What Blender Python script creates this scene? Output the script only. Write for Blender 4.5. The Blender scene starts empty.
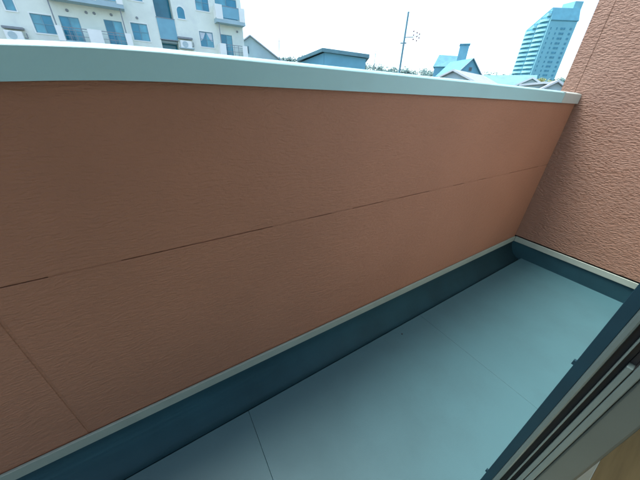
import bpy, bmesh, math, random
from mathutils import Vector, Matrix
random.seed(7)
R = math.radians
scene = bpy.context.scene
COL = scene.collection

# ------------------------------------------------------------------ camera
CAM = Vector((-2.3942, -0.7313, 1.1312))
F_PX, PITCH, ROLL, YAW = 258.44, 0.5138, 0.0363, 0.5738
cy_, sy_, cp_, sp_ = math.cos(YAW), math.sin(YAW), math.cos(PITCH), math.sin(PITCH)
fw = Vector((sy_ * cp_, cy_ * cp_, -sp_))
r0 = Vector((cy_, -sy_, 0)); u0 = r0.cross(fw)
rt = math.cos(ROLL) * r0 + math.sin(ROLL) * u0
up = -math.sin(ROLL) * r0 + math.cos(ROLL) * u0
cd = bpy.data.cameras.new('camera'); cam = bpy.data.objects.new('camera', cd); COL.objects.link(cam)
cd.sensor_width = 36.0; cd.lens = F_PX / 640 * 36.0
cd.clip_start = 0.02; cd.clip_end = 6000
m = Matrix((rt, up, -fw)).transposed().to_4x4(); m.translation = CAM
cam.matrix_world = m
scene.camera = cam

# ------------------------------------------------------------------ sky, sun, exposure
SUN_AZ, SUN_EL = R(-38), R(66)
w = bpy.data.worlds.new('World'); scene.world = w; w.use_nodes = True
nt = w.node_tree; bg = nt.nodes['Background']
sky = nt.nodes.new('ShaderNodeTexSky'); sky.sky_type = 'NISHITA'; sky.sun_disc = False
sky.sun_elevation = SUN_EL; sky.sun_rotation = SUN_AZ
sky.air_density = 1.0; sky.dust_density = 3.0; sky.ozone_density = 1.6; sky.altitude = 50
nt.links.new(sky.outputs[0], bg.inputs[0]); bg.inputs[1].default_value = 0.12
sl = bpy.data.lights.new('sun', 'SUN'); so = bpy.data.objects.new('sun', sl); COL.objects.link(so)
sl.energy = 1.4; sl.angle = R(24); sl.color = (1.0, 0.95, 0.87)
sd = Vector((math.sin(SUN_AZ) * math.cos(SUN_EL), math.cos(SUN_AZ) * math.cos(SUN_EL), math.sin(SUN_EL)))
so.rotation_euler = sd.to_track_quat('Z', 'Y').to_euler(); so.location = (0, 0, 30)
vs = scene.view_settings
scene.display_settings.display_device = 'sRGB'
vs.view_transform = 'Standard'; vs.look = 'None'; vs.gamma = 1.0; vs.exposure = 2.2; vs.use_curve_mapping = False
scene.cycles.max_bounces = 10; scene.cycles.diffuse_bounces = 6
scene.cycles.use_denoising = True

# ------------------------------------------------------------------ materials
MATS = {}
def mat(name, col, rough=0.6, var=0.12, scale=8.0, bump=0.0, bscale=60.0, metal=0.0, spec=0.5, stretch=(1, 1, 1), dirt=None, dscale=2.0, damt=0.5):
    if name in MATS: return MATS[name]
    ma = bpy.data.materials.new(name); ma.use_nodes = True; n = ma.node_tree; L = n.links.new
    b = n.nodes['Principled BSDF']
    b.inputs['Roughness'].default_value = rough; b.inputs['Metallic'].default_value = metal
    b.inputs['Specular IOR Level'].default_value = spec
    tc = n.nodes.new('ShaderNodeTexCoord'); mp = n.nodes.new('ShaderNodeMapping'); mp.inputs['Scale'].default_value = stretch
    L(tc.outputs['Object'], mp.inputs[0])
    no = n.nodes.new('ShaderNodeTexNoise'); no.inputs['Scale'].default_value = scale; no.inputs['Detail'].default_value = 6
    L(mp.outputs[0], no.inputs['Vector'])
    cr = n.nodes.new('ShaderNodeValToRGB')
    cr.color_ramp.elements[0].position = 0.3; cr.color_ramp.elements[1].position = 0.7
    cr.color_ramp.elements[0].color = (*[c * (1 - var) for c in col], 1)
    cr.color_ramp.elements[1].color = (*[min(1, c * (1 + var)) for c in col], 1)
    L(no.outputs[0], cr.inputs[0])
    out = cr.outputs[0]
    if dirt:
        n2 = n.nodes.new('ShaderNodeTexNoise'); n2.inputs['Scale'].default_value = dscale; n2.inputs['Detail'].default_value = 8
        n2.inputs['Roughness'].default_value = 0.65
        L(tc.outputs['Object'], n2.inputs['Vector'])
        c2 = n.nodes.new('ShaderNodeValToRGB'); c2.color_ramp.elements[0].position = 0.48; c2.color_ramp.elements[1].position = 0.75
        c2.color_ramp.elements[0].color = (0, 0, 0, 1); c2.color_ramp.elements[1].color = (damt, damt, damt, 1)
        L(n2.outputs[0], c2.inputs[0])
        mx = n.nodes.new('ShaderNodeMix'); mx.data_type = 'RGBA'
        L(c2.outputs[0], mx.inputs[0]); L(out, mx.inputs[6]); mx.inputs[7].default_value = (*dirt, 1)
        out = mx.outputs[2]
        rr = n.nodes.new('ShaderNodeMapRange'); rr.inputs[3].default_value = rough; rr.inputs[4].default_value = min(1, rough + 0.2)
        L(n2.outputs[0], rr.inputs[0]); L(rr.outputs[0], b.inputs['Roughness'])
    L(out, b.inputs['Base Color'])
    if bump:
        n3 = n.nodes.new('ShaderNodeTexNoise'); n3.inputs['Scale'].default_value = bscale; n3.inputs['Detail'].default_value = 4
        L(mp.outputs[0], n3.inputs['Vector'])
        bp = n.nodes.new('ShaderNodeBump'); bp.inputs['Strength'].default_value = bump; bp.inputs['Distance'].default_value = 0.005
        L(n3.outputs[0], bp.inputs['Height']); L(bp.outputs[0], b.inputs['Normal'])
    MATS[name] = ma
    return ma

def siding_mat(name, col, sc_, depth=0.006, strength=0.9, fine=0.25):
    """moulded cladding: low wavy ridges running level, in the wall's own metres"""
    ma = bpy.data.materials.new(name); ma.use_nodes = True; n = ma.node_tree; L = n.links.new
    b = n.nodes['Principled BSDF']; b.inputs['Roughness'].default_value = 0.55; b.inputs['Specular IOR Level'].default_value = 0.4
    tc = n.nodes.new('ShaderNodeTexCoord'); geo = tc.outputs['Object']
    # gentle waviness of the ridges
    wv = n.nodes.new('ShaderNodeTexNoise'); wv.inputs['Scale'].default_value = 9; wv.inputs['Detail'].default_value = 2; L(geo, wv.inputs['Vector'])
    vm = n.nodes.new('ShaderNodeVectorMath'); vm.operation = 'MULTIPLY_ADD'; vm.inputs[1].default_value = (0.03, 0.03, 0.03)
    L(wv.outputs['Color'], vm.inputs[0]); L(geo, vm.inputs[2])
    mp = n.nodes.new('ShaderNodeMapping'); mp.inputs['Scale'].default_value = sc_
    L(vm.outputs[0], mp.inputs[0])
    a = n.nodes.new('ShaderNodeTexNoise'); a.inputs['Scale'].default_value = 1.0; a.inputs['Detail'].default_value = 2.5
    a.inputs['Roughness'].default_value = 0.45; a.inputs['Distortion'].default_value = 0.35
    L(mp.outputs[0], a.inputs['Vector'])
    mr = n.nodes.new('ShaderNodeMapRange'); mr.inputs[1].default_value = 0.32; mr.inputs[2].default_value = 0.66
    mr.interpolation_type = 'SMOOTHSTEP'; L(a.outputs[0], mr.inputs[0])
    f = n.nodes.new('ShaderNodeTexNoise'); f.inputs['Scale'].default_value = 330; f.inputs['Detail'].default_value = 3
    L(geo, f.inputs['Vector'])
    ad = n.nodes.new('ShaderNodeMath'); ad.operation = 'MULTIPLY_ADD'; ad.inputs[1].default_value = fine
    L(f.outputs[0], ad.inputs[0]); L(mr.outputs[0], ad.inputs[2])
    bp = n.nodes.new('ShaderNodeBump'); bp.inputs['Strength'].default_value = strength; bp.inputs['Distance'].default_value = depth
    L(ad.outputs[0], bp.inputs['Height']); L(bp.outputs[0], b.inputs['Normal'])
    big = n.nodes.new('ShaderNodeTexNoise'); big.inputs['Scale'].default_value = 2.2; big.inputs['Detail'].default_value = 8
    L(geo, big.inputs['Vector'])
    cr = n.nodes.new('ShaderNodeValToRGB'); cr.color_ramp.elements[0].position = 0.3; cr.color_ramp.elements[1].position = 0.72
    cr.color_ramp.elements[0].color = (*[c * 0.92 for c in col], 1); cr.color_ramp.elements[1].color = (*[c * 1.07 for c in col], 1)
    L(big.outputs[0], cr.inputs[0])
    L(cr.outputs[0], b.inputs['Base Color'])
    MATS[name] = ma
    return ma

M_SID = siding_mat('parapet_cladding', (0.262, 0.130, 0.079), (55, 55, 190), 0.0020, 0.55, 0.8)
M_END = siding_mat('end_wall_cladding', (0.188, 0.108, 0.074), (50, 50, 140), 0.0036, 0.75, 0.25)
M_PALE = mat('pale_bounce_cladding', (0.78, 0.77, 0.73), 0.7, 0.05, 4, 0.4, 60)  # unseen house wall kept pale so it bounces light onto parapet and coping
M_SEAL = mat('sealant', (0.20, 0.085, 0.055), 0.8, 0.2, 40)
M_GAP = mat('joint_backing', (0.012, 0.012, 0.012), 0.95, 0.1)
M_COP = mat('coping_paint', (0.255, 0.475, 0.505), 0.35, 0.05, 6, 0.03, 300, dirt=(0.215, 0.41, 0.43), dscale=3, damt=0.4)
M_COP2 = mat('coping_end_paint', (0.33, 0.395, 0.38), 0.4, 0.05, 6, 0.03, 300)
M_TRIM = mat('trim_paint', (0.22, 0.285, 0.255), 0.45, 0.08, 12, 0.03, 200, dirt=(0.14, 0.19, 0.17), dscale=6, damt=0.5)
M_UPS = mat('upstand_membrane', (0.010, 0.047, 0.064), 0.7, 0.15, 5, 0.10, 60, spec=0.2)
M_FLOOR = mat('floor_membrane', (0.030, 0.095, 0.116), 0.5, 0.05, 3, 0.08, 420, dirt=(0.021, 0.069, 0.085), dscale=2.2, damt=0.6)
M_GUT = mat('gutter_membrane', (0.012, 0.044, 0.056), 0.5, 0.2, 4, 0.1, 100)
M_NAVY = mat('dark_flange', (0.004, 0.026, 0.040), 0.7, 0.1, 10, spec=0.2)
M_ALU = mat('aluminium_frame', (0.080, 0.122, 0.122), 0.42, 0.05, 20, 0.02, 400, metal=0.25)
M_RUB = mat('black_rubber', (0.008, 0.010, 0.011), 0.6, 0.1)
M_CASE = mat('casing_paint', (0.042, 0.062, 0.056), 0.6, 0.06, 9)
M_THR = mat('threshold_paint', (0.78, 0.82, 0.68), 0.5, 0.05, 9)
M_WOOD = mat('room_floor_wood', (0.46, 0.35, 0.17), 0.45, 0.25, 4, stretch=(0.5, 8, 1))
M_RWALL = mat('room_wall_paper', (0.62, 0.58, 0.50), 0.8, 0.04, 9)
M_GROUND = mat('ground_surface', (0.10, 0.105, 0.10), 0.9, 0.3, 0.05)

# ------------------------------------------------------------------ mesh helpers
ORG = {}
def empty(name, loc, label=None, cat=None, group=None, kind=None):
    o = bpy.data.objects.new(name, None); COL.objects.link(o); o.location = loc; ORG[o] = Vector(loc)
    tag(o, label, cat, group, kind); return o
def tag(o, label=None, cat=None, group=None, kind=None):
    if label: o['label'] = label
    if cat: o['category'] = cat
    if group: o['group'] = group
    if kind: o['kind'] = kind
    return o
class B:
    def __init__(s): s.bm = bmesh.new()
    def verts(s, vs_): return [s.bm.verts.new(v) for v in vs_]
    def face(s, pts): 
        return s.bm.faces.new(s.verts(pts))
    def box(s, x0, x1, y0, y1, z0, z1):
        v = s.verts([(x, y, z) for z in (z0, z1) for y in (y0, y1) for x in (x0, x1)])
        for f in ((0, 2, 3, 1), (4, 5, 7, 6), (0, 1, 5, 4), (2, 6, 7, 3), (0, 4, 6, 2), (1, 3, 7, 5)):
            s.bm.faces.new([v[i] for i in f])
        return s
    def prism(s, poly, d):
        """poly: planar list of points, extruded by vector d"""
        d = Vector(d); a = s.verts(poly); b = s.verts([Vector(p) + d for p in poly]); n = len(poly)
        s.bm.faces.new(a[::-1]); s.bm.faces.new(b)
        for i in range(n): s.bm.faces.new((a[i], a[(i + 1) % n], b[(i + 1) % n], b[i]))
        return s
    def tube(s, p0, p1, ra, rb=None, n=8):
        rb = ra if rb is None else rb; p0, p1 = Vector(p0), Vector(p1)
        q = (p1 - p0).to_track_quat('Z', 'Y'); rings = []
        for p, r_ in ((p0, ra), (p1, rb)):
            rings.append(s.verts([p + q @ Vector((r_ * math.cos(2 * math.pi * i / n), r_ * math.sin(2 * math.pi * i / n), 0)) for i in range(n)]))
        for i in range(n): s.bm.faces.new((rings[0][i], rings[0][(i + 1) % n], rings[1][(i + 1) % n], rings[1][i]))
        s.bm.faces.new(rings[0][::-1]); s.bm.faces.new(rings[1])
        return s
    def build(s, name, ma, parent=None, bevel=0.0, seg=2, smooth=False, shift=None):
        bm = s.bm
        o = Vector((0, 0, 0))
        pp = parent
        if pp is not None: o = ORG[pp]
        elif shift is not None: o = Vector(shift)
        bmesh.ops.recalc_face_normals(bm, faces=bm.faces)
        if bevel:
            bmesh.ops.bevel(bm, geom=[e for e in bm.edges if len(e.link_faces) == 2 and e.calc_face_angle(0) > 0.5], offset=bevel, segments=seg, affect='EDGES', profile=0.5)
        bmesh.ops.translate(bm, verts=bm.verts, vec=-o)
        me = bpy.data.meshes.new(name); bm.to_mesh(me); bm.free(); me.materials.append(ma)
        if smooth:
            for p in me.polygons: p.use_smooth = True
        ob = bpy.data.objects.new(name, me); COL.objects.link(ob)
        if pp is not None: ob.parent = pp; ORG[ob] = o.copy()
        else: ob.location = o; ORG[ob] = o.copy()
        return ob
def copies(src, parent, offs):
    for d in offs:
        c = src.copy(); COL.objects.link(c); c.parent = parent; c.location = Vector(src.location) + Vector(d)

# ------------------------------------------------------------------ the setting: ground, hill
GZ = -4.0
g = bmesh.new()
bmesh.ops.create_grid(g, x_segments=4, y_segments=4, size=3000)
b_ = B(); b_.bm.free(); b_.bm = g
gr = b_.build('ground', M_GROUND); gr.location = (0, 0, GZ); tag(gr, kind='structure')
M_HILL = mat('hill_grass', (0.05, 0.085, 0.05), 0.9, 0.3, 0.03)
def hill(name, az0, az1, rad, zt):
    q = B(); N, K = 40, 8; rows = []
    for i in range(N + 1):
        a = R(az0 + (az1 - az0) * i / N); row = []
        for k in range(K + 1):
            t = k / K; rr = rad - 45 + 160 * t
            h = GZ + (zt(math.degrees(a)) - GZ) * math.sin(math.pi * min(1, t * 1.7) / 2) - 0.3
            row.append(q.bm.verts.new((CAM.x + rr * math.sin(a), CAM.y + rr * math.cos(a), h)))
        rows.append(row)
    for i in range(N):
        for k in range(K): q.bm.faces.new((rows[i][k], rows[i + 1][k], rows[i + 1][k + 1], rows[i][k + 1]))
    return tag(q.build(name, M_HILL, smooth=True), kind='structure')
HT = [(20, 13), (27, 15), (31, 15.5), (40, 13.2), (46, 10.8), (53, 10.6), (60, 9.2), (64, 8.3), (71, 7.2), (80, 7)]
def hz(a):
    for (a0, h0), (a1, h1) in zip(HT, HT[1:]):
        if a0 <= a <= a1: return h0 + (h1 - h0) * (a - a0) / (a1 - a0)
    return HT[0][1] if a < HT[0][0] else HT[-1][1]
hill('hill', 12, 84, 160, hz)

# ------------------------------------------------------------------ balcony
X0 = -4.4                       # far left end of the balcony
YH = -0.745                     # house wall face
XJ = -2.776                     # upright joint in the parapet cladding
ZT, ZB, ZM, ZTR, ZTB = 1.2, 1.1382, 0.7425, 0.1619, 0.1198
YG = -0.1084                    # gutter edge of the floor

fl = empty('balcony_floor', (0, 0, 0), kind='structure')
seams = [X0, -3.36, -2.308, -1.263, 0.0]
for a, b in zip(seams, seams[1:]):
    B().box(a + 0.0005, b - 0.0005, YH, YG, -0.035, 0.0).build('floor_sheet', M_FLOOR, fl, 0.0009)
B().box(X0, 0, YH, YG + 0.0, -0.045, -0.0355).build('floor_bed', M_GUT, fl)
B().box(X0, 0, YG + 0.0005, 0.0, -0.06, -0.040).build('gutter_bed', M_GUT, fl)
bb = B(); bb.tube((-1.464, -0.1546, 0), (-1.464, -0.1546, 0.003), 0.0042, 0.003, 10); bb.build('screw_head', M_RUB, fl)

pw = empty('parapet_wall', (-2, 0.06, 0), 'long brown clad balcony parapet with pale grey coping and grey base trim', 'wall')
# structural core
B().box(X0, 0.0, 0.016, 0.105, -0.06, ZB + 0.010).build('core', M_GAP, pw)
g2 = 0.0010
for (a, b) in ((X0, XJ - 0.003), (XJ + 0.003, -0.001)):
    B().box(a, b, 0.0, 0.0155, ZM + g2, ZB + 0.018).build('cladding_panel', M_SID, pw, 0.0012, 1)
    B().box(a, b, 0.0, 0.0155, ZTR - 0.015, ZM - g2).build('cladding_panel', M_SID, pw, 0.0012, 1)
B().box(XJ - 0.0028, XJ + 0.0028, 0.0014, 0.0155, ZTR - 0.015, ZB + 0.01).build('upright_sealant', M_SID, pw)
x = X0 + 0.1                    # the level joint is filled here and there
while x < -0.05:
    L_ = random.uniform(0.02, 0.16) * (1.0 if x < -1.6 else 1.8)
    d_ = random.choice((0.0006, 0.001, 0.003))
    B().box(x, min(x + L_, -0.01), d_, 0.012, ZM - g2 + 0.0001, ZM + g2 - 0.0001).build('joint_sealant', M_SEAL if d_ > .002 else M_SID, pw)
    x += L_ + random.uniform(0.08, 0.3) * (1.0 if x < -1.6 else 0.4)
# outer face
B().box(X0, 0.0, 0.106, 0.122, -4.0, ZB - 0.004).build('outer_cladding', M_SID, pw)
# upstand and trim
q = B(); up_prof = [(-0.0025, ZTR - 0.016)]
for k in range(9):              # coved membrane running down to the drainage slot
    t = k / 8; up_prof.append((-0.0026 - 0.093 * (0.12 * t + 0.88 * t ** 2.2), 0.118 - 0.136 * (1 - (1 - t) ** 1.35)))
up_prof += [(-0.0956, -0.040), (0.0148, -0.040), (0.0148, ZTR - 0.016)]
ra, rb = q.verts([(X0, y, z) for y, z in up_prof]), q.verts([(-0.0026, y, z) for y, z in up_prof])
for k in range(len(up_prof)):
    f = q.bm.faces.new((ra[k], rb[k], rb[(k + 1) % len(up_prof)], ra[(k + 1) % len(up_prof)])); f.smooth = 1 <= k <= 8
q.bm.faces.new(ra[::-1]); q.bm.faces.new(rb)
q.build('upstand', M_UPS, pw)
B().box(X0, -0.012, -0.012, -0.0028, ZTB, ZTR).build('base_trim', M_TRIM, pw, 0.0015, 1)
# coping: long folded-metal lengths with narrow joints, sagging slightly at the far end
CZ = [(-4.5, -0.016), (-2.9, -0.015), (-2.68, -0.011), (-2.59, -0.0062), (-2.51, -0.0008), (-2.43, 0.0034), (-2.34, 0.0052), (-2.17, 0.0048), (-1.7, 0.003), (-1.2, 0.001), (-0.8, -0.002), (0.1, -0.0105)]
def cop_z(x):
    for (a, h0), (b, h1) in zip(CZ, CZ[1:]):
        if a <= x <= b: return h0 + (h1 - h0) * (x - a) / (b - a)
    return 0.0
prof = [(-0.0137, ZB), (-0.0137, ZT - 0.0115), (-0.0125, ZT - 0.0098), (-0.001, ZT - 0.0042), (0.014, ZT - 0.0009), (0.024, ZT), (0.128, ZT + 0.006), (0.135, ZT + 0.001), (0.135, ZB), (0.1335, ZB), (0.1335, ZT - 0.004), (-0.0120, ZT - 0.014), (-0.0120, ZB)]
def coping(xa, xb, n):
    q = B(); rings = []
    for i in range(n + 1):
        xx = xa + (xb - xa) * i / n
        rings.append(q.verts([(xx, y, z + cop_z(xx)) for y, z in prof]))
    k = len(prof)
    for i in range(n):
        for j in range(k):
            f = q.bm.faces.new((rings[i][j], rings[i + 1][j], rings[i + 1][(j + 1) % k], rings[i][(j + 1) % k]))
            f.smooth = j in (2, 3, 4)
    q.bm.faces.new(rings[0]); q.bm.faces.new(rings[-1][::-1])
    return q
cp = coping(X0, -0.262, 110).build('coping_length', M_COP, pw)
coping(-0.2605, -0.002, 4).build('coping_length', M_COP2, pw)
B().box(-0.275, -0.248, -0.0115, 0.13, ZB + 0.004, ZT - 0.014).build('joint_sleeve', M_GAP, pw)

ew = empty('end_wall', (0.06, -0.3, 0), 'tall brown wall with rippled cladding closing the far end of the balcony', 'wall')
ZE = 2.75
B().box(0.016, 0.14, YH - 0.3, 0.090, -4.0, ZE).build('core', M_GAP, ew)
B().box(0.0, 0.0155, YH - 0.02, 0.0262, ZTR + 0.007, ZE).build('cladding_panel', M_END, ew, 0.0015, 1)
B().prism([(0.0, 0.0292, ZTR + 0.007), (0.0155, 0.0292, ZTR + 0.007), (0.0155, 0.0915, ZTR + 0.007), (0.15, 0.0915, ZTR + 0.007), (0.15, 0.107, ZTR + 0.007), (0.0, 0.107, ZTR + 0.007)], (0, 0, ZE - ZTR)).build('corner_panel', M_END, ew, 0.002, 2)
B().box(0.0022, 0.0150, 0.0264, 0.0290, ZTR + 0.007, ZE).build('joint_sealant', M_END, ew)
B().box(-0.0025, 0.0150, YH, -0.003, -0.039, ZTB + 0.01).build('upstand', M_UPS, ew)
B().box(-0.011, -0.003, YH + 0.004, -0.0125, ZTB, ZTR).build('base_trim', M_TRIM, ew, 0.0015, 1)

# house wall with the sliding door opening
XD = CAM.x + 0.6                # inner face of the right jamb
YC = CAM.y
DX0, DZ0, DZ1 = XD - 1.75, 0.10, 2.05
hw = empty('house_wall', (-2, YH - 0.1, 0), 'unseen house wall, made pale to bounce light, beside the sliding door opening', 'wall')
for (a, b, z0, z1) in ((XD + 0.03, 0.0, -0.04, 2.75), (X0, DX0 - 0.03, -0.04, 2.75), (DX0 - 0.03, XD + 0.03, DZ1 + 0.03, 2.75), (DX0 - 0.03, XD + 0.03, -0.04, DZ0 - 0.03)):
    B().box(a, b, YH - 0.0925, YH - 0.002, z0, z1).build('cladding_panel', M_PALE, hw)
B().box(-0.34, -0.0125, YH - 0.002, YH + 0.0220, ZTB, ZTR).build('base_trim', M_TRIM, hw, 0.0015, 1)

df = empty('sliding_door_frame', (XD, YC - 0.05, DZ0), 'grey aluminium sliding door jamb with dark outer flange and black grooves', 'door frame')
ZJ0, ZJ1 = DZ0, DZ1
def jam(name, ya, yb, xf, m_, z0=ZJ0, z1=ZJ1, bev=0.0008):
    return B().box(XD + xf, XD + 0.029, YC + ya, YC + yb, z0, z1).build(name, m_, df, bev, 2)
flg = jam('outer_flange', -0.0150, 0.0028, 0.0, M_NAVY)
for zz in (0.6914, 0.2028):
    B().box(XD + 0.001, XD + 0.007, YC + 0.0020, YC + 0.0066, zz - 0.006, zz + 0.006).build('clip', M_NAVY, flg, 0.0008, 1)
jam('outer_stile', -0.0262, -0.0152, -0.002, M_ALU, bev=0.003)
jam('groove_seal', -0.0357, -0.0264, 0.016, M_RUB)
jam('guide_rib', -0.0386, -0.0358, -0.001, M_ALU, bev=0.0006)
jam('groove_seal', -0.0466, -0.0387, 0.016, M_RUB)
jam('cover_strip', -0.0546, -0.0467, -0.001, M_ALU, z1=0.745, bev=0.001)
jam('groove_seal', -0.0546, -0.0467, 0.014, M_RUB, z0=0.7455)
jam('line_seal', -0.0558, -0.0547, 0.004, M_RUB)
jam('inner_stile', -0.0662, -0.0559, -0.0015, M_ALU, bev=0.0015)
jam('casing', -0.1065, -0.0664, 0.002, M_CASE, bev=0.004)
# rest of the frame, along the other sides of the opening
B().box(DX0 - 0.029, DX0, YC - 0.1065, YC - 0.0004, ZJ0, ZJ1).build('jamb', M_ALU, df, 0.002)
B().box(DX0 - 0.029, XD + 0.029, YC - 0.1065, YC - 0.0004, ZJ1 + 0.0005, ZJ1 + 0.03).build('head', M_ALU, df, 0.002)
B().box(DX0 - 0.029, XD + 0.029, YC - 0.1065, YC - 0.0004, ZJ0 - 0.03, ZJ0 - 0.0005).build('sill', M_ALU, df, 0.002)

# unseen slab added above the balcony to hold back skylight
tag(B().box(X0 - 0.4, 0.5, YH - 0.3, -0.34, 2.76, 2.90).build('skylight_blocker', M_PALE, None, 0.01, shift=(-2, -0.3, 2.76)), 'unseen pale slab added over the balcony to hold back skylight', 'skylight blocker')

# room behind; opening in its unseen back wall added to light the floor
ZR = 0.15
tag(B().box(-5.0, 0.3, -4.6, YC - 0.1722, ZR - 0.05, ZR).build('room_floor', M_WOOD), kind='structure')
th = B().box(-5.0, 0.3, YC - 0.1715, YC - 0.1075, ZR - 0.05, ZR + 0.002).build('door_threshold', M_THR, None, 0.002, 1, shift=(XD, YC - 0.14, ZR))
tag(th, 'pale strip edging the brown wooden floor inside the door', 'threshold')
for nm, a in (('room_wall', (-5.05, -5.0, -4.6, YH - 0.12, ZR, 2.4)), ('room_wall', (0.3, 0.35, -4.6, YH - 0.12, ZR, 2.4)), ('room_wall', (-5.0, -4.2, -4.65, -4.6, ZR, 2.4)), ('room_wall', (-0.4, 0.3, -4.65, -4.6, ZR, 2.4)), ('room_wall', (-4.2, -0.4, -4.65, -4.6, 2.1, 2.4)), ('room_ceiling', (-5.05, 0.35, -4.65, YH - 0.12, 2.4, 2.45))):
    tag(B().box(*a).build(nm, M_RWALL), kind='structure')

# ------------------------------------------------------------------ apartment block across the street
M_STUC = mat('pale_render', (0.76, 0.82, 0.68), 0.85, 0.06, 0.6, 0.3, 6, dirt=(0.52, 0.56, 0.53), dscale=0.5, damt=0.5)
M_WHITE = mat('white_paint', (0.80, 0.84, 0.74), 0.6, 0.04, 1)
M_SLAB = mat('balcony_slab_paint', (0.36, 0.50, 0.50), 0.8, 0.06, 1)
M_GLASS = mat('window_glass', (0.03, 0.23, 0.31), 0.08, 0.25, 0.7)
M_GLASS2 = mat('curtained_glass', (0.10, 0.36, 0.42), 0.1, 0.25, 0.9)
M_CURT = mat('curtain_cloth', (0.55, 0.62, 0.62), 0.9, 0.1, 3)
M_FRM = mat('window_frame_paint', (0.16, 0.32, 0.36), 0.5, 0.05, 4)
M_GREY = mat('grey_metal', (0.22, 0.25, 0.25), 0.5, 0.1, 4)
M_BGL = mat('balustrade_glass', (0.14, 0.36, 0.42), 0.15, 0.1, 1)
YF = 41.0
ab = empty('apartment_building', (0, YF, GZ), 'pale rendered apartment block with balconies, blue windows and an arched window', 'apartment building')
BX0, BX1, BZ1 = -24.0, 11.45, 15.5
holes = []                      # (x0, x1, z0, z1, type)
WINS = [(-10.66, -9.95, 6.95, 8.6, 'w1'), (-9.15, -7.6, 5.48, 6.95, 'w2'), (-7.05, -5.5, 4.6, 7.05, 'd'), (-3.42, -1.85, 4.6, 7.22, 'd'), (-1.06, 0.50, 5.75, 7.28, 'w2'),
        (-0.72, 0.62, 9.22, 10.7, 'w2'), (5.95, 7.53, 5.82, 7.34, 'w2'), (6.03, 7.53, 9.32, 10.85, 'w2'), (8.5, 9.92, 4.6, 7.33, 'd'), (8.3, 10.9, 8.6, 10.9, 'd'),
        (-7.0, -5.0, 8.9, 10.9, 'd'), (-3.6, -1.9, 8.9, 10.9, 'd'),
        (-14.6, -13.0, 5.48, 6.95, 'w2'), (-17.6, -16.0, 5.48, 6.95, 'w2')]
STAIR = (1.62, 3.4, 3.5, 11.6)
ARCH = (3.88, 4.66, 8.27, 8.95)
rects = [w_[:4] for w_ in WINS] + [STAIR, ARCH]
xs = sorted({BX0, BX1, *[q[0] for q in rects], *[q[1] for q in rects]})
zs = sorted({GZ, BZ1, *[q[2] for q in rects], *[q[3] for q in rects]})
def inside(xm, zm): return any(a < xm < b and c < zm < d for a, b, c, d in rects)
q = B()
for i in range(len(xs) - 1):
    for j in range(len(zs) - 1):
        if not inside((xs[i] + xs[i + 1]) / 2, (zs[j] + zs[j + 1]) / 2):
            q.face([(xs[i], YF, zs[j]), (xs[i + 1], YF, zs[j]), (xs[i + 1], YF, zs[j + 1]), (xs[i], YF, zs[j + 1])])
for k, (a, b, c, d) in enumerate(rects):
    dp = 1.6 if (a, b, c, d) == STAIR else 0.16
    p = [(a, c), (b, c), (b, d), (a, d)]
    for t in range(4):
        (xa, za), (xb, zb) = p[t], p[(t + 1) % 4]
        if (a, b, c, d) == ARCH and t == 2: continue
        q.face([(xa, YF, za), (xb, YF, zb), (xb, YF + dp, zb), (xa, YF + dp, za)])
bmesh.ops.remove_doubles(q.bm, verts=q.bm.verts, dist=1e-4)
for f in ([(BX1, YF, GZ), (BX1, YF + 11, GZ), (BX1, YF + 11, BZ1), (BX1, YF, BZ1)], [(BX0, YF, GZ), (BX0, YF + 11, GZ), (BX0, YF + 11, BZ1), (BX0, YF, BZ1)], [(BX0, YF, BZ1), (BX1, YF, BZ1), (BX1, YF + 11, BZ1), (BX0, YF + 11, BZ1)], [(BX0, YF + 11, GZ), (BX1, YF + 11, GZ), (BX1, YF + 11, BZ1), (BX0, YF + 11, BZ1)]):
    q.face(f)
q.build('wall', M_STUC, ab)
def window(a, b, c, d, kind):
    fr = B(); t = 0.06; y0, y1 = YF + 0.03, YF + 0.10
    fr.box(a, a + t, y0, y1, c, d); fr.box(b - t, b, y0, y1, c, d); fr.box(a + t, b - t, y0, y1, d - t, d); fr.box(a + t, b - t, y0, y1, c, c + t)
    n = 1 if kind == 'w1' else 2
    for k in range(1, n): fr.box((a + b) / 2 - t / 2, (a + b) / 2 + t / 2, y0, y1, c + t, d - t)
    if kind == 'w2': fr.box(a + t, b - t, y0 + .005, y1 - .005, (c + d) / 2 - .02, (c + d) / 2 + .02)
    wn = fr.build('door' if kind == 'd' else 'window', M_FRM, ab)
    st = (b - a) / n
    for k in range(n):
        B().box(a + k * st + 0.02, a + (k + 1) * st - 0.02, YF + 0.065, YF + 0.075, c + 0.02, d - 0.02).build('pane', M_GLASS if (k + int(a * 7)) % 2 else M_GLASS2, wn)
    sr = B()
    if kind != 'd':
        e = 0.09
        sr.box(a - e, b + e, YF - 0.05, YF - 0.001, c - e, c - 0.001); sr.box(a - e, b + e, YF - 0.03, YF - 0.001, d + 0.001, d + e)
        sr.box(a - e, a - 0.001, YF - 0.03, YF - 0.001, c, d); sr.box(b + 0.001, b + e, YF - 0.03, YF - 0.001, c, d)
        sr.build('surround', M_WHITE, wn)
    return wn
for a, b, c, d, k in WINS: window(a, b, c, d, k)
# curtains tied back in the lower right window
wF = [o for o in ab.children if o.name.startswith('window')][4]
q = B()
for s_, x_ in ((1, 6.05), (-1, 7.43)):
    q.prism([(x_, YF + 0.058, 7.25), (x_ + s_ * 0.62, YF + 0.058, 7.25), (x_ + s_ * 0.25, YF + 0.058, 6.55), (x_, YF + 0.058, 6.4)], (0, 0.004, 0))
q.build('curtain', M_CURT, wF)
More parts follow.
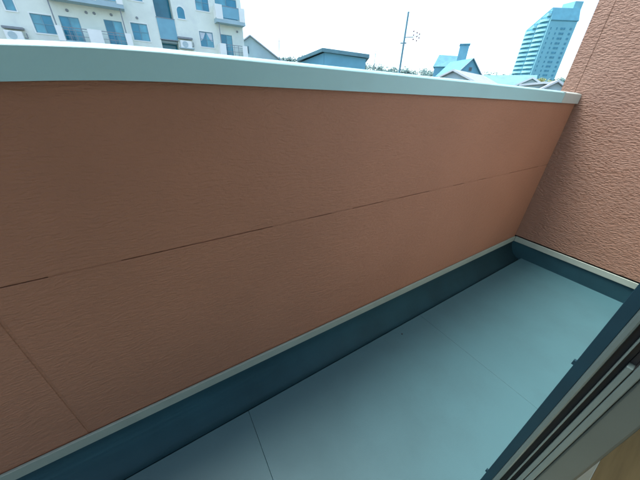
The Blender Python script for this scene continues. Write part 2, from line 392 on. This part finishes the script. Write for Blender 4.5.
# arched window
a, b, c, d = ARCH
q = B(); cx_, rr = (a + b) / 2, (b - a) / 2
arc = [(cx_ + rr * math.cos(t), d + rr * math.sin(t)) for t in [math.pi * i / 10 for i in range(11)]]
q.prism([(x_, YF - 0.012, z_) for x_, z_ in [(a, c), (b, c)] + arc], (0, 0.010, 0))
aw = q.build('arched_pane', M_GLASS, ab)
q = B(); ro = rr + 0.10
outl = [(a - .1, c - .1), (a - .1, d)] + [(cx_ - ro * math.cos(t), d + ro * math.sin(t)) for t in [math.pi * i / 10 for i in range(11)]][1:] + [(b + .1, c - .1)]
inn = [(a, c), (a, d)] + [(cx_ - rr * math.cos(t), d + rr * math.sin(t)) for t in [math.pi * i / 10 for i in range(11)]][1:] + [(b, c)]
for i in range(len(outl) - 1):
    q.prism([(outl[i][0], YF - .06, outl[i][1]), (outl[i + 1][0], YF - .06, outl[i + 1][1]), (inn[i + 1][0], YF - .06, inn[i + 1][1]), (inn[i][0], YF - .06, inn[i][1])], (0, .059, 0))
q.prism([(outl[-1][0], YF - .06, outl[-1][1]), (outl[0][0], YF - .06, outl[0][1]), (inn[0][0], YF - .06, inn[0][1]), (inn[-1][0], YF - .06, inn[-1][1])], (0, .059, 0))
q.build('surround', M_WHITE, aw)
# stairwell: deep recess with glazed back and glass balustrades
st = B().box(1.64, 3.38, YF + 1.5, YF + 1.58, 3.6, 11.5).build('stair_glazing', M_GLASS, ab)
B().box(1.64, 3.38, YF + 0.3, YF + 1.5, 5.85, 6.05).build('landing', M_SLAB, st)
B().box(1.60, 3.42, YF - 0.05, YF - 0.02, 6.15, 8.05).build('balustrade_panel', M_BGL, st)
B().box(1.56, 3.46, YF - 0.07, YF - 0.005, 8.05, 8.12).build('hand_rail', M_GREY, st)
B().box(1.56, 3.46, YF - 0.07, YF - 0.005, 6.07, 6.15).build('lower_rail', M_GREY, st)
# balconies
def balcony(xa, xb, zf, dep, piers, glass, pw_=0.75, ph=1.25, mid_=None):
    s_ = B(); s_.box(xa, xb, YF - dep, YF - 0.002, zf - 0.42, zf)
    sb = s_.build('balcony', M_SLAB, ab)
    for pa, pb in piers:
        B().box(pa, pb, YF - dep - 0.02, YF - dep + 0.12, zf + 0.001 - 0.1, zf + ph).build('pier', M_WHITE, sb)
    for s2 in (xa, xb - 0.1):
        B().box(s2 + .001, s2 + 0.099, YF - dep + 0.13, YF - 0.003, zf + 0.001, zf + ph * 0.98).build('side_wall', M_WHITE, sb)
    for ga, gb in (glass if ph > 1.2 else []):
        B().box(ga, gb, YF - dep + 0.03, YF - dep + 0.05, zf + 0.08, zf + ph - 0.12).build('glass_panel', M_BGL, sb)
        B().box(ga, gb, YF - dep + 0.015, YF - dep + 0.065, zf + ph - 0.119, zf + ph - 0.06).build('hand_rail', M_GREY, sb)
    for ga, gb in (glass if ph <= 1.2 else []):
        for zz in (0.35, 0.75): B().box(ga, gb, YF - dep + 0.02, YF - dep + 0.05, zf + ph * zz - .02, zf + ph * zz + .02).build('rail', M_GREY, sb)
        B().box(ga, gb, YF - dep + 0.01, YF - dep + 0.06, zf + ph - 0.10, zf + ph - 0.04).build('hand_rail', M_GREY, sb)
        for k in range(1, 4): B().box(ga + (gb - ga) * k / 4 - .02, ga + (gb - ga) * k / 4 + .02, YF - dep + 0.015, YF - dep + 0.055, zf, zf + ph - .101).build('post', M_GREY, sb)
    return sb
balcony(-7.45, -1.3, 8.55, 1.3, [(-7.45, -6.9), (-5.0, -3.5), (-1.85, -1.3)], [(-6.88, -5.02), (-3.48, -1.87)])
balcony(-7.45, -1.3, 5.0, 1.3, [(-7.45, -6.95), (-5.0, -3.85), (-1.85, -1.3)], [(-6.93, -5.02), (-3.83, -1.87)], ph=1.1)
balcony(7.95, 11.45, 8.72, 1.2, [(7.95, 8.75), (10.75, 11.45)], [(8.77, 10.73)])
balcony(7.95, 11.45, 5.1, 1.2, [(7.95, 8.7), (10.8, 11.45)], [(8.72, 10.78)], ph=1.15)
for px, za, zb in ((-7.3, 5.0, 8.12), (-1.7, 5.0, 8.12), (8.2, 5.1, 8.29)):
    B().tube((px, YF - 1.05, za), (px, YF - 1.05, zb), 0.05).build('drain_pipe', M_GREY, ab)
for vx, vz in ((-4.7, 7.6), (-4.05, 7.62), (10.66, 7.8), (-6.2, 7.55), (-2.6, 7.7), (-0.3, 7.75)):
    B().tube((vx, YF - 0.10, vz), (vx, YF - 0.001, vz), 0.11, 0.13, 10).build('vent_cap', M_GREY, ab)
for bx in ():
    q = B(); q.tube((bx, YF - 0.05, 6.0), (bx, YF - 0.05, 7.3), 0.035); q.tube((bx - .45, YF - .08, 6.9), (bx + .5, YF - .08, 6.95), 0.03)
    q.tube((bx - .45, YF - .08, 6.9), (bx - .3, YF - .5, 6.5), 0.03); q.tube((bx + .5, YF - .08, 6.95), (bx + .35, YF - .5, 6.5), 0.03)
    q.build('drying_bracket', M_GREY, ab)
for a, b, z_ in ((-11.4, -9.95, 5.62), (3.42, 5.0, 6.42)):
    B().box(a, b, YF - 0.5, YF - 0.001, z_ - 0.09, z_ + 0.09).build('canopy', M_GREY, ab, 0.01, 1)
    B().box(a, b, YF - 0.7, YF - 0.001, z_ - 1.05, z_ - 0.96).build('ledge', M_SLAB, ab)
# parapet at roof
B().box(BX0 - .1, BX1 + .1, YF - 0.12, YF - 0.003, BZ1 - 0.4, BZ1 + 0.5).build('roof_parapet', M_WHITE, ab)
# air conditioners
def aircon(xc, zc, lab):
    o = empty('air_conditioner', (xc, YF - 0.35, zc - 0.3), lab, 'air conditioner', 'air conditioners on the apartment block')
    B().box(xc - 0.62, xc + 0.62, YF - 0.55, YF - 0.15, zc - 0.36, zc + 0.36).build('casing', M_WHITE, o, 0.03, 2)
    q = B(); q.tube((xc - 0.12, YF - 0.575, zc), (xc - 0.12, YF - 0.551, zc), 0.30, 0.31, 16); fg = q.build('fan_grille', M_SLAB, o)
    q = B()
    for k in range(-3, 4): q.box(xc - 0.4, xc + 0.16, YF - 0.585, YF - 0.576, zc + k * 0.08 - 0.008, zc + k * 0.08 + 0.008)
    q.build('grille_bar', M_WHITE, fg)
    q = B(); q.tube((xc + 0.63, YF - 0.3, zc - 0.1), (xc + 0.85, YF - 0.25, zc - 0.1), 0.04); q.tube((xc + 0.85, YF - 0.25, zc - 0.1), (xc + 0.85, YF - 0.2, zc + 0.3), 0.04); q.build('pipe', M_GREY, o)
aircon(-10.75, 5.02, 'white air conditioner under the canopy left of the apartment windows')
aircon(4.2, 5.80, 'white air conditioner under the canopy below the arched window')

# ------------------------------------------------------------------ neighbouring houses
def pol(az, rad, z=0.0):
    a = R(az); return Vector((CAM.x + rad * math.sin(a), CAM.y + rad * math.cos(a), z))
M_TILE = mat('roof_tiles', (0.06, 0.22, 0.28), 0.7, 0.15, 1.2, 0.4, 5)
M_TILE2 = mat('pale_roof_tiles', (0.24, 0.27, 0.265), 0.75, 0.12, 1.5, 0.4, 6)
M_TILE3 = mat('teal_roof_tiles', (0.10, 0.23, 0.25), 0.7, 0.12, 1.5, 0.4, 6)
M_HW = mat('house_render', (0.38, 0.52, 0.53), 0.85, 0.06, 0.8)
M_HW2 = mat('blue_grey_render', (0.13, 0.35, 0.42), 0.85, 0.08, 0.8)
M_BARGE = mat('barge_board_paint', (0.40, 0.47, 0.47), 0.7, 0.05, 2)
M_DGL = mat('dark_glass', (0.03, 0.07, 0.09), 0.1, 0.2, 1)

def gable_house(name, c, ang, wid, dep, ze, zr, mw, mr, label, cat='house', ov=0.4, wins=(), th=0.22):
    """c: centre of the front gable on the ground; local u along the gable, v away from the viewer"""
    u = Vector((math.cos(R(ang)), math.sin(R(ang)), 0)); v = Vector((-u.y, u.x, 0))
    o = empty(name, (c.x, c.y, GZ), label, cat)
    P = lambda a, b, z: Vector((c.x, c.y, 0)) + u * a + v * b + Vector((0, 0, z))
    h = wid / 2
    B().prism([P(-h, 0, GZ), P(h, 0, GZ), P(h, 0, ze), P(0, 0, zr), P(-h, 0, ze)], v * dep).build('wall', mw, o)
    sl = (zr - ze) / h
    for s in (-1, 1):
        q = B(); e = h + ov
        q.prism([P(0, -ov, zr + 0.02), P(s * e, -ov, ze - sl * ov + 0.02), P(s * e, -ov, ze - sl * ov + 0.02 + th), P(0, -ov, zr + 0.02 + th)], v * (dep + 2 * ov))
        rf = q.build('roof', mr, o)
        q = B(); q.prism([P(0, -ov - 0.05, zr + 0.06), P(s * (e + .03), -ov - 0.05, ze - sl * ov + 0.06), P(s * (e + .03), -ov - 0.05, ze - sl * ov + 0.25), P(0, -ov - 0.05, zr + 0.25)], v * 0.045)
        q.build('barge_board', M_BARGE, rf)
    for (a, z, ww, hh) in wins:
        q = B(); q.prism([P(a - ww / 2, -0.06, z - hh / 2), P(a + ww / 2, -0.06, z - hh / 2), P(a + ww / 2, -0.06, z + hh / 2), P(a - ww / 2, -0.06, z + hh / 2)], v * 0.058)
        wn = q.build('window', M_FRM, o)
        q = B(); k = 0.08
        q.prism([P(a - ww / 2 + k, -0.08, z - hh / 2 + k), P(a + ww / 2 - k, -0.08, z - hh / 2 + k), P(a + ww / 2 - k, -0.08, z + hh / 2 - k), P(a - ww / 2 + k, -0.08, z + hh / 2 - k)], v * 0.018)
        q.build('pane', M_DGL, wn)
    return o, P
# white gabled house right of the apartment block
gable_house('gabled_house', pol(19.46, 60), -20, 10.5, 9, 6.4, 9.75, M_HW, M_TILE2, 'pale gabled house rising just right of the apartment block', wins=((-0.95, 7.75, 1.1, 1.2),))
# long low house with dark fascia
o = empty('low_roofed_house', pol(36, 38, GZ), 'dark blue house with a low sloping roof, hill trees on both sides', 'house')
pa, pb, pc = pol(32.4, 37.5), pol(40.0, 37.5), pol(27.6, 39)
dv = (pol(36, 46) - pol(36, 38))
q = B(); A = Vector(pa); Bv = Vector(pb)
q.prism([Vector((A.x, A.y, GZ)), Vector((Bv.x, Bv.y, GZ)), Vector((Bv.x, Bv.y, 4.95)), Vector((A.x, A.y, 5.45))], dv).build('wall', M_HW2, o)
tdir = (Bv - A).normalized(); vv = dv.normalized()
q = B(); e = 0.35
a0, b0, c0 = A - tdir * 0.2 - vv * e, Bv + tdir * e - vv * e, Vector((pc.x, pc.y, 0)) - vv * e
z3 = lambda p, z: Vector((p.x, p.y, z))
q.prism([z3(a0, 5.47), z3(b0, 4.97), z3(b0, 5.33), z3(a0, 5.83)], dv + vv * 2 * e)
rf = q.build('roof', M_TILE3, o)
q = B(); q.prism([z3(a0 - tdir * .01, 5.47), z3(a0 - tdir * .01, 5.82), z3(c0, 4.86), z3(c0, 4.55)], dv + vv * 2 * e); q.build('roof', M_TILE3, o)
q = B(); q.prism([Vector((A.x, A.y, GZ)) - tdir * .02, z3(A - tdir * .02, 5.4), z3(pc + tdir * .5, 4.55), z3(pc + tdir * .5, GZ)], dv); q.build('wall', M_HW2, o)
# chimney house on the rise behind
o, P = gable_house('chimney_house', pol(57.6, 84), -24, 6.2, 9, 6.6, 9.65, M_HW2, M_TILE, 'blue grey gabled house with a tall square chimney and side wing', wins=((0.1, 7.6, 0.9, 0.9),), th=0.15)
fwd = (pol(54.5, 95) - pol(54.5, 90)).normalized(); rgt = Vector((fwd.y, -fwd.x, 0))
W0 = pol(53.9, 93)
Q = lambda a, d, z: Vector((W0.x, W0.y, 0)) + rgt * a + fwd * d + Vector((0, 0, z))
B().prism([Q(-3.1, 0, GZ), Q(3.2, 0, GZ), Q(3.2, 6, GZ), Q(-3.1, 6, GZ)], (0, 0, 8.9 - GZ)).build('wing', M_HW2, o)
q = B(); v = q.verts([Q(-3.5, -.4, 8.85), Q(3.4, -.4, 8.85), Q(3.4, 6.4, 8.85), Q(-3.5, 6.4, 8.85), Q(-2.6, 2.2, 11.85), Q(3.0, 2.2, 11.45)])
for f in ((0, 1, 5, 4), (1, 2, 5), (2, 3, 4, 5), (3, 0, 4), (3, 2, 1, 0)): q.bm.faces.new([v[i] for i in f])
q.build('wing_roof', M_TILE, o)
K = pol(55.95, 92)
q = B(); q.prism([Vector((K.x, K.y, 8.5)) + rgt * a + fwd * d for a, d in ((-1.1, 0), (1.1, 0), (1.1, 2), (-1.1, 2))], (0, 0, 5.0)); cho = q.build('chimney', M_HW2, o)
B().prism([Vector((K.x, K.y, 13.5)) + rgt * a + fwd * d for a, d in ((-1.25, -.15), (1.25, -.15), (1.25, 2.15), (-1.25, 2.15))], (0, 0, 0.3)).build('chimney_cap', M_TILE, cho)
# nearer roofs
gable_house('pale_roofed_house', pol(55.3, 40), -78, 9, 12, 2.0, 3.95, M_HW, M_TILE2, 'low house with a pale grey roof in front of the chimney house')
gable_house('teal_roofed_house', pol(66.7, 45), -66, 3.6, 3, 2.5, 3.5, M_HW, M_TILE3, 'small gabled porch end of a teal roof left of the bush', wins=((0, 2.6, 1.0, 0.9),))
o = empty('long_teal_house', pol(62, 50, GZ), 'long house with a broad teal roof below the distant tower', 'house')
A, Bv = pol(57.6, 47), pol(67.5, 47); vv = (pol(62, 60) - pol(62, 50)).normalized()
q = B(); q.prism([z3(A, GZ), z3(A, 2.0), z3(A + vv * 3.2, 4.0), z3(A + vv * 6.4, 2.0), z3(A + vv * 6.4, GZ)], Bv - A).build('wall', M_HW, o)
for sgn in (0, 1):
    q = B()
    if sgn == 0: q.prism([z3(A - vv * .5, 1.72), z3(A + vv * 3.2, 4.04), z3(A + vv * 3.2, 4.26), z3(A - vv * .5, 1.94)], Bv - A)
    else: q.prism([z3(A + vv * 6.9, 1.72), z3(A + vv * 3.2, 4.04), z3(A + vv * 3.2, 4.26), z3(A + vv * 6.9, 1.94)], Bv - A)
    q.build('roof', M_TILE3, o)
gable_house('white_roofed_house', pol(69.9, 38), -60, 2.6, 5, 2.0, 2.85, M_HW, M_TILE2, 'small white gabled house beside the end wall edge')
gable_house('flat_pale_house', pol(68.4, 39.5), -68, 3.4, 5, 2.55, 2.75, M_HW, M_TILE2, 'low pale flat topped house below the yellow green bush')

# ------------------------------------------------------------------ poles
M_POLE = mat('concrete_pole', (0.10, 0.22, 0.25), 0.8, 0.1, 3)
M_INS = mat('insulator_glaze', (0.14, 0.05, 0.05), 0.3, 0.1, 3)
up_ = empty('utility_pole', pol(46.2, 45, GZ), 'tall utility pole with side arm and a cluster of insulators', 'utility pole')
c = pol(46.2, 45)
B().tube(z3(c, GZ), z3(c, 10.75), 0.17, 0.11, 10).build('pole', M_POLE, up_)
sd_ = (pol(47.2, 45) - c).normalized()
am = B().tube(z3(c, 8.1) - sd_ * 0.05, z3(c, 8.15) + sd_ * 1.1, 0.045).build('side_arm', M_POLE, up_)
B().tube(z3(c, 7.5) - sd_ * 0.45, z3(c, 7.5) + sd_ * 0.35, 0.07).build('cross_arm', M_POLE, up_)
for (a_, z_) in ((1.05, 8.75), (1.1, 8.35), (1.15, 7.9), (1.5, 8.6), (1.55, 8.2), (1.6, 7.75), (1.85, 8.45), (1.85, 8.05)):
    q = B(); p_ = z3(c, z_) + sd_ * a_
    q.tube(p_ - Vector((0, 0, .09)), p_, 0.05, 0.10, 8); q.tube(p_, p_ + Vector((0, 0, .09)), 0.10, 0.05, 8)
    q.build('insulator', M_INS, am)
q = B(); q.tube(z3(c, 8.15) + sd_ * 1.1, z3(c, 8.25) + sd_ * 1.85, 0.02)
for a_ in (1.08, 1.55, 1.85): q.tube(z3(c, 7.8) + sd_ * a_, z3(c, 8.7) + sd_ * a_, 0.015)
q.build('bracket', M_POLE, am)
for az_, rad_, zt_, lab in ((24.35, 50, 8.5, 'thin mast standing between the gabled house and the low dark house'), (41.6, 60, 8.45, 'thin mast in front of the hill trees beside the low dark house')):
    o = empty('mast', pol(az_, rad_, GZ), lab, 'mast', 'thin masts')
    c = pol(az_, rad_)
    B().tube(z3(c, GZ), z3(c, zt_), 0.07, 0.04, 6).build('pole', M_POLE, o)
    B().tube(z3(c, zt_ - .5) - sd_ * .3, z3(c, zt_ - .5) + sd_ * .3, 0.02).build('antenna_bar', M_INS, o)

# ------------------------------------------------------------------ tower block
M_TW = mat('tower_render', (0.17, 0.43, 0.47), 0.8, 0.05, 0.2)
M_TB = mat('tower_balcony_band', (0.24, 0.52, 0.56), 0.8, 0.05, 0.2)
M_TD = mat('tower_recess', (0.06, 0.24, 0.31), 0.7, 0.1, 0.3)
M_TR = mat('tower_roof', (0.09, 0.30, 0.37), 0.7, 0.1, 0.3)
tw = empty('tower_block', pol(67, 305, GZ), 'tall distant apartment tower with banded balconies and a taller shaft', 'tower')
Cn, Lf, Rt = pol(66.3, 300), pol(63.75, 311), pol(69.4, 312)
back = (Lf - Cn) + (Rt - Cn)
ZTW = 53.5
a_ = (Lf - Cn); b_2 = (Rt - Cn)
RD = 0.10                       # ridge position along the balcony face
q = B(); q.prism([z3(Cn, GZ), z3(Cn, 54.0), z3(Cn + a_ * RD, 61.0), z3(Lf, 50.0), z3(Lf, GZ)], b_2).build('wall', M_TW, tw)
q = B(); q.prism([z3(Cn, 54.05) - a_ * .012, z3(Cn + a_ * RD, 61.1), z3(Cn + a_ * RD, 61.9), z3(Cn, 54.6) - a_ * .03], b_2 * 1.01).build('roof', M_TR, tw)
q = B(); q.prism([z3(Cn + a_ * (RD + .001), 61.1), z3(Lf, 50.05), z3(Lf, 50.8), z3(Cn + a_ * (RD + .001), 61.9)], b_2 * 1.01).build('roof', M_TR, tw)
def rline(t): return 54 + 7 * t / RD if t < RD else 61 - 11 * (t - RD) / (1 - RD)
# taller service shaft behind the right end
s0 = Rt - b_2 * 0.14 + a_ * 0.25; 
q = B(); q.prism([z3(s0, GZ), z3(s0 + b_2 * .30, GZ), z3(s0 + b_2 * .30 + a_ * .5, GZ), z3(s0 + a_ * .5, GZ)], (0, 0, 66.5 - GZ)).build('shaft', M_TW, tw)
nl = Vector((a_.y, -a_.x, 0)).normalized()
if nl.dot(CAM - Cn) < 0: nl = -nl
nr = Vector((b_2.y, -b_2.x, 0)).normalized()
if nr.dot(CAM - Cn) < 0: nr = -nr
FH = 2.95
for k in range(21):
    z0 = -2 + FH * k
    # dark recess and scalloped balcony band, two bays
    for (t0, t1) in ((0.05, 0.50), (0.53, 0.97)):
        while t1 > t0 and rline(t1) < z0 + 2.6: t1 -= 0.02
        if t1 - t0 < 0.12 or z0 > 57: continue
        pts = []
        for i in range(7):
            t = i / 6; pts.append(z3(Cn + a_ * (t0 + (t1 - t0) * t) + nl * (0.5 + 1.3 * math.sin(math.pi * t)), z0))
        pts += [z3(Cn + a_ * t1 + nl * 0.02, z0), z3(Cn + a_ * t0 + nl * 0.02, z0)]
        B().prism(pts, (0, 0, 1.45)).build('balcony_band', M_TB, tw)
        B().prism([z3(Cn + a_ * t0 + nl * .02, z0 + 1.46), z3(Cn + a_ * t1 + nl * .02, z0 + 1.46), z3(Cn + a_ * t1 + nl * .25, z0 + 1.46), z3(Cn + a_ * t0 + nl * .25, z0 + 1.46)], (0, 0, FH - 1.5)).build('recess_glazing', M_TD, tw)
    for t, ww in () if z0 > 50 else ((0.12, 0.7), (0.34, 0.9), (0.52, 2.0), (0.62, 1.2), (0.86, 1.6)):
        p_ = Cn + b_2 * t; e_ = b_2.normalized() * ww / 2
        B().prism([z3(p_ - e_ + nr * .02, z0 + .9), z3(p_ + e_ + nr * .02, z0 + .9), z3(p_ + e_ + nr * .15, z0 + .9), z3(p_ - e_ + nr * .15, z0 + .9)], (0, 0, 1.25)).build('window', M_TD, tw)

# ------------------------------------------------------------------ foliage
def leaf_mat(name, c1, c2):
    ma = bpy.data.materials.new(name); ma.use_nodes = True; n = ma.node_tree; b = n.nodes['Principled BSDF']
    b.inputs['Roughness'].default_value = 0.6
    gi = n.nodes.new('ShaderNodeNewGeometry'); cr = n.nodes.new('ShaderNodeValToRGB')
    cr.color_ramp.elements[0].color = (*c1, 1); cr.color_ramp.elements[1].color = (*c2, 1)
    n.links.new(gi.outputs['Random Per Island'], cr.inputs[0]); n.links.new(cr.outputs[0], b.inputs['Base Color'])
    return ma
M_WD = leaf_mat('wood_leaves', (0.03, 0.10, 0.095), (0.07, 0.17, 0.15))
M_YL = leaf_mat('yellow_green_leaves', (0.10, 0.14, 0.03), (0.22, 0.25, 0.06))
M_BARK = mat('bark', (0.10, 0.075, 0.05), 0.9, 0.2, 6)
def leaves(vs_, fs_, c, rx, rz_, n, s):
    for _ in range(n):
        d = Vector((random.gauss(0, 1), random.gauss(0, 1), random.gauss(0, 1))).normalized() * (random.random() ** 0.4)
        p = c + Vector((d.x * rx, d.y * rx, d.z * rz_))
        a = Vector((random.gauss(0, 1), random.gauss(0, 1), random.gauss(0, 1))).normalized(); b = a.orthogonal().normalized()
        k = s * random.uniform(0.6, 1.3); i = len(vs_)
        vs_ += [p - a * k, p + b * k * .6, p + a * k, p - b * k * .6]; fs_.append((i, i + 1, i + 2, i + 3))
def leafmesh(name, vs_, fs_, ma, parent=None):
    o = ORG[parent] if parent else Vector((0, 0, 0))
    me = bpy.data.meshes.new(name); me.from_pydata([tuple(p - o) for p in vs_], [], fs_); me.materials.append(ma)
    ob = bpy.data.objects.new(name, me); COL.objects.link(ob)
    if parent: ob.parent = parent
    return ob
V_, F_ = [], []
for i in range(210):
    az_ = random.uniform(20, 74); rad_ = random.uniform(152, 190)
    c = pol(az_, rad_, hz(az_) * (rad_ / 160.0) - 1.0)
    r_ = random.uniform(1.6, 3.2)
    leaves(V_, F_, c + Vector((0, 0, random.uniform(0.2, 1.6))), r_, r_ * random.uniform(.8, 1.3), 130, 0.5)
tag(leafmesh('hill_wood', V_, F_, M_WD), 'band of far green trees along the hill crest', 'woods', kind='stuff')
bt = empty('garden_tree', pol(68.2, 50, GZ), 'round yellow green tree top below the distant tower', 'tree')
c = pol(68.2, 50)
tb = B(); tb.tube(z3(c, GZ), z3(c, 1.2), 0.16, 0.09)
for k in range(6):
    t = k * 1.05; tb.tube(z3(c, 0.2 + .15 * k), z3(c, 2.6) + Vector((math.cos(t) * 1.0, math.sin(t) * 1.0, random.uniform(0, .8))), 0.06, 0.02, 6)
tb.build('trunk', M_BARK, bt)
V_, F_ = [], []
for k in range(16):
    t = random.uniform(0, 6.28); rr = random.uniform(0.1, 1.3)
    leaves(V_, F_, z3(c, random.uniform(2.3, 3.7) - rr * .25) + Vector((math.cos(t) * rr, math.sin(t) * rr, 0)), 0.55, 0.45, 170, 0.09)
leafmesh('crown', V_, F_, M_YL, bt)
